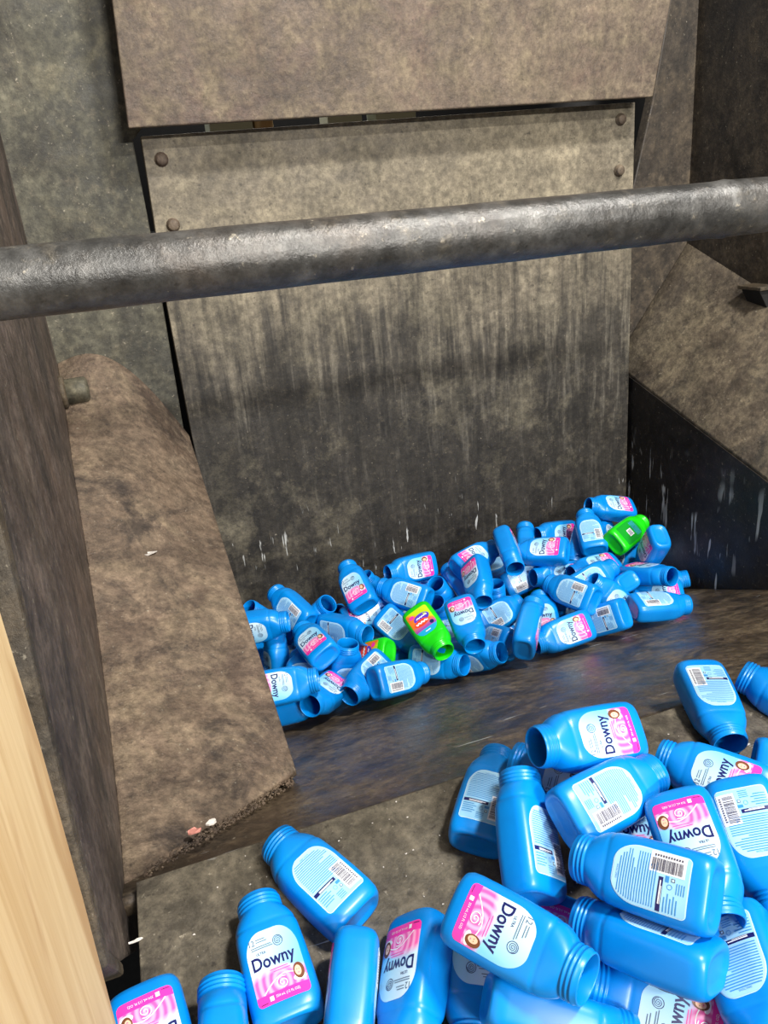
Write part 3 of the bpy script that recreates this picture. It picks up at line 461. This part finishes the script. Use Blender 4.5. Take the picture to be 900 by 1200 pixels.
# ---------------------------------------------------------------- the bottle
L = 0.151; KZ = L/.150; KX = .90
SEC = [  # z, half width, half depth, exponent
 (.0035, .004, .002, 2), (.0035, .022, .011, 2.4), (.0030, .030, .017, 2.8), (.0004, .0325, .020, 3), (.0002, .0365, .0235, 3.2), (.0025, .0400, .0268, 3.4), (.0085, .0427, .0292, 3.6), (.018, .0436, .0300, 3.8),
 (.045, .0437, .0302, 4), (.075, .0428, .0298, 4), (.096, .0417, .0292, 3.8), (.1035, .0411, .0290, 3.6), (.1065, .0404, .0286, 3.4), (.1085, .0391, .0281, 3.2), (.1105, .0396, .0286, 3.0),
 (.1140, .0394, .0289, 2.7), (.1190, .0376, .0291, 2.4), (.1245, .0346, .0291, 2.2), (.1285, .0318, .0290, 2), (.1300, .0298, .0288, 2), (.1312, .0284, .0284, 2),
 (.1325, .0283, .0283, 2), (.1334, .0299, .0299, 2), (.1348, .0299, .0299, 2), (.1357, .0283, .0283, 2), (.1374, .0283, .0283, 2), (.1383, .0298, .0298, 2), (.1397, .0298, .0298, 2), (.1406, .0282, .0282, 2),
 (.1422, .0282, .0282, 2), (.1430, .0296, .0296, 2), (.1444, .0296, .0296, 2), (.1452, .0282, .0282, 2), (.1490, .0281, .0281, 2), (.1500, .0274, .0274, 2), (.1500, .0262, .0262, 2), (.1490, .0256, .0256, 2),
 (.1320, .0256, .0256, 2), (.1270, .0290, .0268, 2.1), (.1180, .0350, .0270, 2.4), (.1040, .0390, .0272, 3.5), (.0200, .0415, .0280, 3.8), (.0070, .0380, .0250, 3.2), (.0060, .0050, .0030, 2)]
def ring(a, b, n, N=44):
    out = []
    for i in range(N):
        t = 2*math.pi*i/N; c, s = math.cos(t), math.sin(t)
        out.append((math.copysign(abs(c)**(2/n), c)*a, math.copysign(abs(s)**(2/n), s)*b))
    return out
def bottle_mesh(name):
    bm = bmesh.new(); rings = []
    for z, a, b, n in SEC: rings.append([bm.verts.new((x*KX, y*KX, z*KZ)) for x, y in ring(a, b, n)])
    N = len(rings[0])
    for r0, r1 in zip(rings, rings[1:]):
        for i in range(N): bm.faces.new((r0[i], r0[(i+1) % N], r1[(i+1) % N], r1[i]))
    bm.faces.new(rings[0][::-1]); bm.faces.new(rings[-1])
    bmesh.ops.recalc_face_normals(bm, faces=bm.faces)
    me = bpy.data.meshes.new(name); bm.to_mesh(me); bm.free()
    for p in me.polygons: p.use_smooth = True
    return me
def prof(z):
    s = [q for q in SEC[5:16]]
    for (z0, a0, b0, n0), (z1, a1, b1, n1) in zip(s, s[1:]):
        if z0 <= z <= z1: f = (z-z0)/(z1-z0); return a0+(a1-a0)*f, b0+(b1-b0)*f, n0+(n1-n0)*f
    return s[-1][1:]
def surf(x, z, off, back):
    """x to the reader's right, z up the bottle -> point on the front (-Y) or back (+Y) face"""
    x *= .955; z = .018+(z-.018)*.945
    a, b, n = prof(z); y = b*max(0, 1-abs(x/a)**n)**(1/n)+off
    return (-x*KX, y*KX, z*KZ) if back else (x*KX, -y*KX, z*KZ)
LZ0, LZ1, LW = .018, .1035, .0340
def hw(z):
    w = LW; r = .006
    if z < LZ0+r: w = LW-r+math.sqrt(max(0, r*r-(LZ0+r-z)**2))
    R = .024; RZ = .030
    if z > LZ1-RZ: w = LW-R+R*math.sqrt(max(0, 1-((z-LZ1+RZ)/RZ)**2))
    return w
def label_base(bm, back, off, idx, shrink=0.):
    uv = bm.loops.layers.uv.verify(); rows = []; n = 36; mcol = 14
    zs = [LZ0+shrink+(LZ1-LZ0-2*shrink)*(.5-.5*math.cos(math.pi*j/n)) for j in range(n+1)]
    for z in zs:
        w_ = max(hw(z)-shrink, .002); rows.append([bm.verts.new(surf(w_*(2*i/mcol-1), z, off, back)) for i in range(mcol+1)])
    for j in range(n):
        for i in range(mcol):
            f = bm.faces.new((rows[j][i], rows[j][i+1], rows[j+1][i+1], rows[j+1][i])); f.material_index = idx; f.smooth = True
            for lp, (jj, ii) in zip(f.loops, ((j, i), (j, i+1), (j+1, i+1), (j+1, i))):
                z = zs[jj]; x = max(hw(z)-shrink, .002)*(2*ii/mcol-1); lp[uv].uv = (x/LW*.5+.5, (z-LZ0)/(LZ1-LZ0))
def rect(bm, x0, x1, z0, z1, off, back, idx, n=5):
    a = [bm.verts.new(surf(x0+(x1-x0)*i/n, z0, off, back)) for i in range(n+1)]; b = [bm.verts.new(surf(x0+(x1-x0)*i/n, z1, off, back)) for i in range(n+1)]
    for i in range(n): bm.faces.new((a[i], a[i+1], b[i+1], b[i])).material_index = idx
def disc(bm, x, z, rx, rz, off, back, idx, n=14, inner=0.):
    o = [bm.verts.new(surf(x+rx*math.cos(2*math.pi*i/n), z+rz*math.sin(2*math.pi*i/n), off, back)) for i in range(n)]
    if inner:
        q = [bm.verts.new(surf(x+rx*inner*math.cos(2*math.pi*i/n), z+rz*inner*math.sin(2*math.pi*i/n), off, back)) for i in range(n)]
        for i in range(n): bm.faces.new((o[i], o[(i+1) % n], q[(i+1) % n], q[i])).material_index = idx
    else: bm.faces.new(o).material_index = idx
def curve(bm, pts, wd, off, back, idx):
    for (x0, z0), (x1, z1) in zip(pts, pts[1:]):
        d = Vector((x1-x0, z1-z0)); 
        if d.length < 1e-6: continue
        nrm = Vector((-d.y, d.x)).normalized()*wd/2
        bm.faces.new([bm.verts.new(surf(px, pz, off, back)) for px, pz in ((x0+nrm.x, z0+nrm.y), (x0-nrm.x, z0-nrm.y), (x1-nrm.x, z1-nrm.y), (x1+nrm.x, z1+nrm.y))]).material_index = idx
def text(bm, s, x, z, width, off, back, idx, bold=0.):
    cu = bpy.data.curves.new('t', 'FONT'); cu.body = s; cu.size = 1; cu.offset = bold; cu.resolution_u = 3
    o = bpy.data.objects.new('t', cu); C.objects.link(o); bpy.context.view_layer.update()
    me = o.evaluated_get(bpy.context.evaluated_depsgraph_get()).to_mesh()
    xs = [v.co.x for v in me.vertices]; k = width/(max(xs)-min(xs)); x0 = min(xs)
    vs = [bm.verts.new(surf(x+(v.co.x-x0)*k, z+v.co.y*k*(1.12 if bold else 1), off, back)) for v in me.vertices]
    for p in me.polygons:
        try: bm.faces.new([vs[i] for i in p.vertices]).material_index = idx
        except ValueError: pass
    o.to_mesh_clear(); C.objects.unlink(o); bpy.data.objects.remove(o); bpy.data.curves.remove(cu)
def label_mesh(name, bm, mats):
    me = bpy.data.meshes.new(name); bm.to_mesh(me); bm.free()
    for m in mats: me.materials.append(m)
    return me
O1, O2, O3, O4 = .0003, .0006, .0009, .0012
FM = [M['front'], M['navy'], M['grey'], M['white'], M['hair'], M['skin'], M['magenta'], M['rim']]
bm = bmesh.new(); label_base(bm, False, O1, 0)
text(bm, 'Downy', -.0295, .0590, .0560, O2, False, 1, .022)
text(bm, 'ULTRA', -.0215, .0755, .0125, O2, False, 1, .01)
text(bm, '12', -.0275, .0885, .0072, O2, False, 2, .01)
for k, (x1, z) in enumerate(((-.006, .0935), (-.004, .0905), (.0, .0850), (.002, .0825))): rect(bm, -.0185 if k < 2 else -.0265, x1, z, z+.0011, O2, False, 2)
sp = [(.0095+.0052*(1-t/26)*math.cos(t*.62), .0855+.0052*(1-t/26)*math.sin(t*.62)) for t in range(24)]; curve(bm, sp, .0007, O2, False, 1)
disc(bm, .0095, .0855, .0066, .0066, O2, False, 1, 20, .88)
for t0 in (0, 1): rect(bm, -.010+.004*t0, .014+.002*t0, .0538-.003*t0, .0546-.003*t0, O2, False, 6)
# white ribbon and rosette, the face at the right, pink band text
cur = [(-.024+.052*t/14, .030+.016*math.sin(t/14*2.6)) for t in range(15)]; curve(bm, cur, .0012, O2, False, 3)
rs = [(.002+.0090*(1-t/24)*math.cos(t*.55+1), .0365+.0075*(1-t/24)*math.sin(t*.55+1)) for t in range(22)]; curve(bm, rs, .0011, O3, False, 3)
disc(bm, .0245, .0360, .0085, .0040, O2, False, 3); disc(bm, .0250, .0430, .0070, .0094, O3, False, 4, 18); disc(bm, .0238, .0430, .0042, .0060, O4, False, 5, 16); disc(bm, .0226, .0442, .0006, .0005, .0014, False, 4, 8); disc(bm, .0252, .0442, .0006, .0005, .0014, False, 4, 8); disc(bm, .0240, .0402, .0013, .0005, .0014, False, 6, 8)
text(bm, '354 mL (12 FL OZ)', -.0105, .0233, .031, O2, False, 3)
rect(bm, -.0185, -.0135, .0215, .0265, O2, False, 3)
rect(bm, -.0305, -.0215, .0205, .0213, O2, False, 1)
FRONT = label_mesh('front_label', bm, FM)
BMt = [M['back'], M['ink'], M['navy'], M['white'], M['barc'], M['rim']]
bm = bmesh.new(); label_base(bm, True, O1, 5); label_base(bm, True, O2, 0, .0012)
rnd = random.Random(5); z = .0945
text(bm, 'DIRECTIONS', -.010, .0965, .016, O3, True, 1)
while z > .053:
    w0 = hw(z)-.004; x1 = min(w0, .028)*(1 if rnd.random() < .6 else rnd.uniform(.2, .9))
    if z < .078: x1 = min(x1, .030)
    rect(bm, -w0, x1, z, z+.00115, O3, True, 1); z -= .0029
rect(bm, -.032, .006, .0455, .0505, O3, True, 2); rect(bm, -.024, .002, .0474, .0486, O4, True, 3); rect(bm, -.024, -.004, .0462, .0468, O4, True, 3)
for k in range(5): rect(bm, -.031, -.012+rnd.uniform(-.004, .003), .0415-k*.0033, .0427-k*.0033, O3, True, 1)
for k in range(4): rect(bm, -.009, .003, .0300-k*.0026, .0310-k*.0026, O3, True, 1)
rect(bm, .0015, .0085, .0395, .0435, O3, True, 1); disc(bm, -.003, .038, .0030, .0030, O3, True, 1, 14, .8); rect(bm, .0030, .0070, .0330, .0370, O3, True, 4); rect(bm, .0038, .0062, .0338, .0362, O4, True, 5)
rect(bm, .0095, .0325, .0235, .0625, O3, True, 3); z = .0265
while z < .0595:
    h = rnd.choice((.0005, .0008, .0012)); rect(bm, .0115, .0255, z, z+h, O4, True, 4, 3); z += h+rnd.choice((.0005, .0007, .0010))
for k in range(11): rect(bm, .0275, .0300, .0275+k*.0029, .0293+k*.0029, O4, True, 4, 1)
BACK = label_mesh('back_label', bm, BMt)
bm = bmesh.new(); GM = [M['gfront'], M['violet'], M['red'], M['white'], M['magenta'], M['navy']]; label_base(bm, False, O1, 0)
disc(bm, -.004, .050, .024, .014, O2, False, 1, 20); disc(bm, .004, .064, .022, .011, O3, False, 2, 20)
curve(bm, [(-.016+.036*t/12, .064+.003*math.sin(t*1.9)) for t in range(13)], .004, O4, False, 3); curve(bm, [(-.022+.034*t/12, .048+.002*math.sin(t*2.3)) for t in range(13)], .003, O4, False, 3)
disc(bm, -.022, .078, .006, .006, O3, False, 5); disc(bm, .020, .034, .008, .006, O2, False, 4); rect(bm, -.008, .008, .0935, .0960, O3, False, 3)
GFRONT = label_mesh('front_label', bm, GM)
bm = bmesh.new(); label_base(bm, True, O1, 0); rect(bm, -.010, .014, .045, .066, O2, True, 3)
for k in range(8): rect(bm, -.007, .011, .0475+k*.0021, .0485+k*.0021, O3, True, 2)
for k in range(10): rect(bm, -.026, .024, .074+k*.0022, .0748+k*.0022, O2, True, 1)
t = NT('green_back_print'); t.b.inputs['Base Color'].default_value = lin(20, 150, 40); t.b.inputs['Roughness'].default_value = .25
GBACK = label_mesh('back_label', bm, [t.m, M['ink'], M['barc'], M['white']])

def make_bottle(body, front, back, mat):
    me = bottle_mesh('softener_bottle'); me.materials.append(mat)
    o = bpy.data.objects.new('softener_bottle', me); C.objects.link(o)
    for n, m in (('front_label', front), ('back_label', back)):
        c = bpy.data.objects.new(n, m); C.objects.link(c); c.parent = o
    return o
blue0 = make_bottle('b', FRONT, BACK, M['blue']); green0 = make_bottle('g', GFRONT, GBACK, M['green'])
used = set()
def place(kind, pos, xa, ua, label, group):
    src = blue0 if kind == 'b' else green0
    if kind in used:
        o = src.copy(); C.objects.link(o)
        for ch in list(src.children):
            c = ch.copy(); C.objects.link(c); c.parent = o
    else: used.add(kind); o = src
    X = Vector(xa).normalized(); U = Vector(ua).normalized(); Y = U.cross(X).normalized(); X = Y.cross(U)
    o.matrix_world = Matrix(((X.x, Y.x, U.x, pos[0]), (X.y, Y.y, U.y, pos[1]), (X.z, Y.z, U.z, pos[2]), (0, 0, 0, 1)))
    tag(o, label, 'bottle', group)
BURIED = 'blue bottle deep under the others in the far pile, almost wholly hidden'
for kind, pos, xa, ua, label, group in BOTTLES:
    place(kind, pos, xa, ua, label or BURIED, group)

# ---------------------------------------------------------------- litter
def chip(name, loc, size, m, label, cat, seed, group=None):
    r = random.Random(seed); bm = bmesh.new(); n = 9; pts = []
    for i in range(n):
        a = 2*math.pi*i/n; k = r.uniform(.6, 1.1); pts.append((size[0]*k*math.cos(a), size[1]*k*math.sin(a), r.uniform(-.1, .1)*size[0]))
    prism(bm, pts, (0, 0, size[2])); o = obj(name, bm, m); o.location = loc; return tag(o, label, cat, group), o
M['litter_white'] = plain('dirty_white_scrap', lin(214, 206, 196), .7); M['litter_pink'] = plain('dull_pink_scrap', lin(196, 130, 116), .7)
for args in ((( -.007, 1.609, .131), (.016, .006, .002), 'litter_white', 'thin pale sliver of scrap lying halfway up the left sloping ledge', 1),
             ((-.030, .955, -.040), (.010, .006, .003), 'litter_pink', 'small reddish scrap at the foot of the left sloping ledge', 2),
             ((-.003, .972, -.048), (.009, .006, .003), 'litter_white', 'small whitish scrap at the foot of the left sloping ledge beside the reddish one', 3),
             ((-.033, .701, -.034), (.006, .004, .002), 'litter_white', 'tiny white scrap on the near floor plate above the bottom edge threaded neck', 4),
             ((-.117, .776, -.016), (.009, .002, .001), 'litter_white', 'tiny pale splinter at the left rim of the near floor plate', 5)):
    loc, size, m, lab, sd = args
    g, o = chip('scrap', loc, size, M[m], lab, 'scrap', sd)
# loose crumbs of dirt: stuff
def crumbs(name, pts, mat, label, seed):
    r = random.Random(seed); bm = bmesh.new()
    for p, s in pts:
        bmesh.ops.create_icosphere(bm, subdivisions=1, radius=s, matrix=Matrix.Translation(p) @ Matrix.Diagonal((r.uniform(.7, 1.5), r.uniform(.7, 1.5), .6, 1)))
    for v in bm.verts: v.co += Vector((r.uniform(-1, 1), r.uniform(-1, 1), r.uniform(-1, 1)))*.0004
    o = obj(name, bm, mat); o['kind'] = 'stuff'; return tag(o, label, 'dirt')
r = random.Random(8); pts = []
for i in range(420):
    t_ = r.random(); x = -.10+.24*t_; y = .90+.20*t_+abs(r.gauss(0, .03)); y = min(y, 1.3)
    z = -RS*(y-.86)-.010 if y > .88 else -.012
    y2 = .90+.205*t_
    pts.append((Vector((x, min(y, y2)-r.uniform(0, .045), 0)), r.uniform(.0008, .0026)))
pts = [(Vector((p.x, p.y, (-RS*(p.y-.86)-.005) if p.y > .86 else DS*(p.y-.853)+.0005)), s) for p, s in pts]
crumbs('dirt_crumbs', pts, M['litter_brown'] if 'litter_brown' in M else M['ledge'], 'brown crumbs of dirt gathered along the foot of the left ledge', 9)
pts = []
for i in range(260): x = r.uniform(-.09, 1.2); y = r.uniform(.45, .845); pts.append((Vector((x, y, DS*(y-.853)+.0004)), r.uniform(.0004, .0013)))
crumbs('dirt_crumbs', pts, M['litter_white'], 'pale grit scattered over the near floor plate', 10)
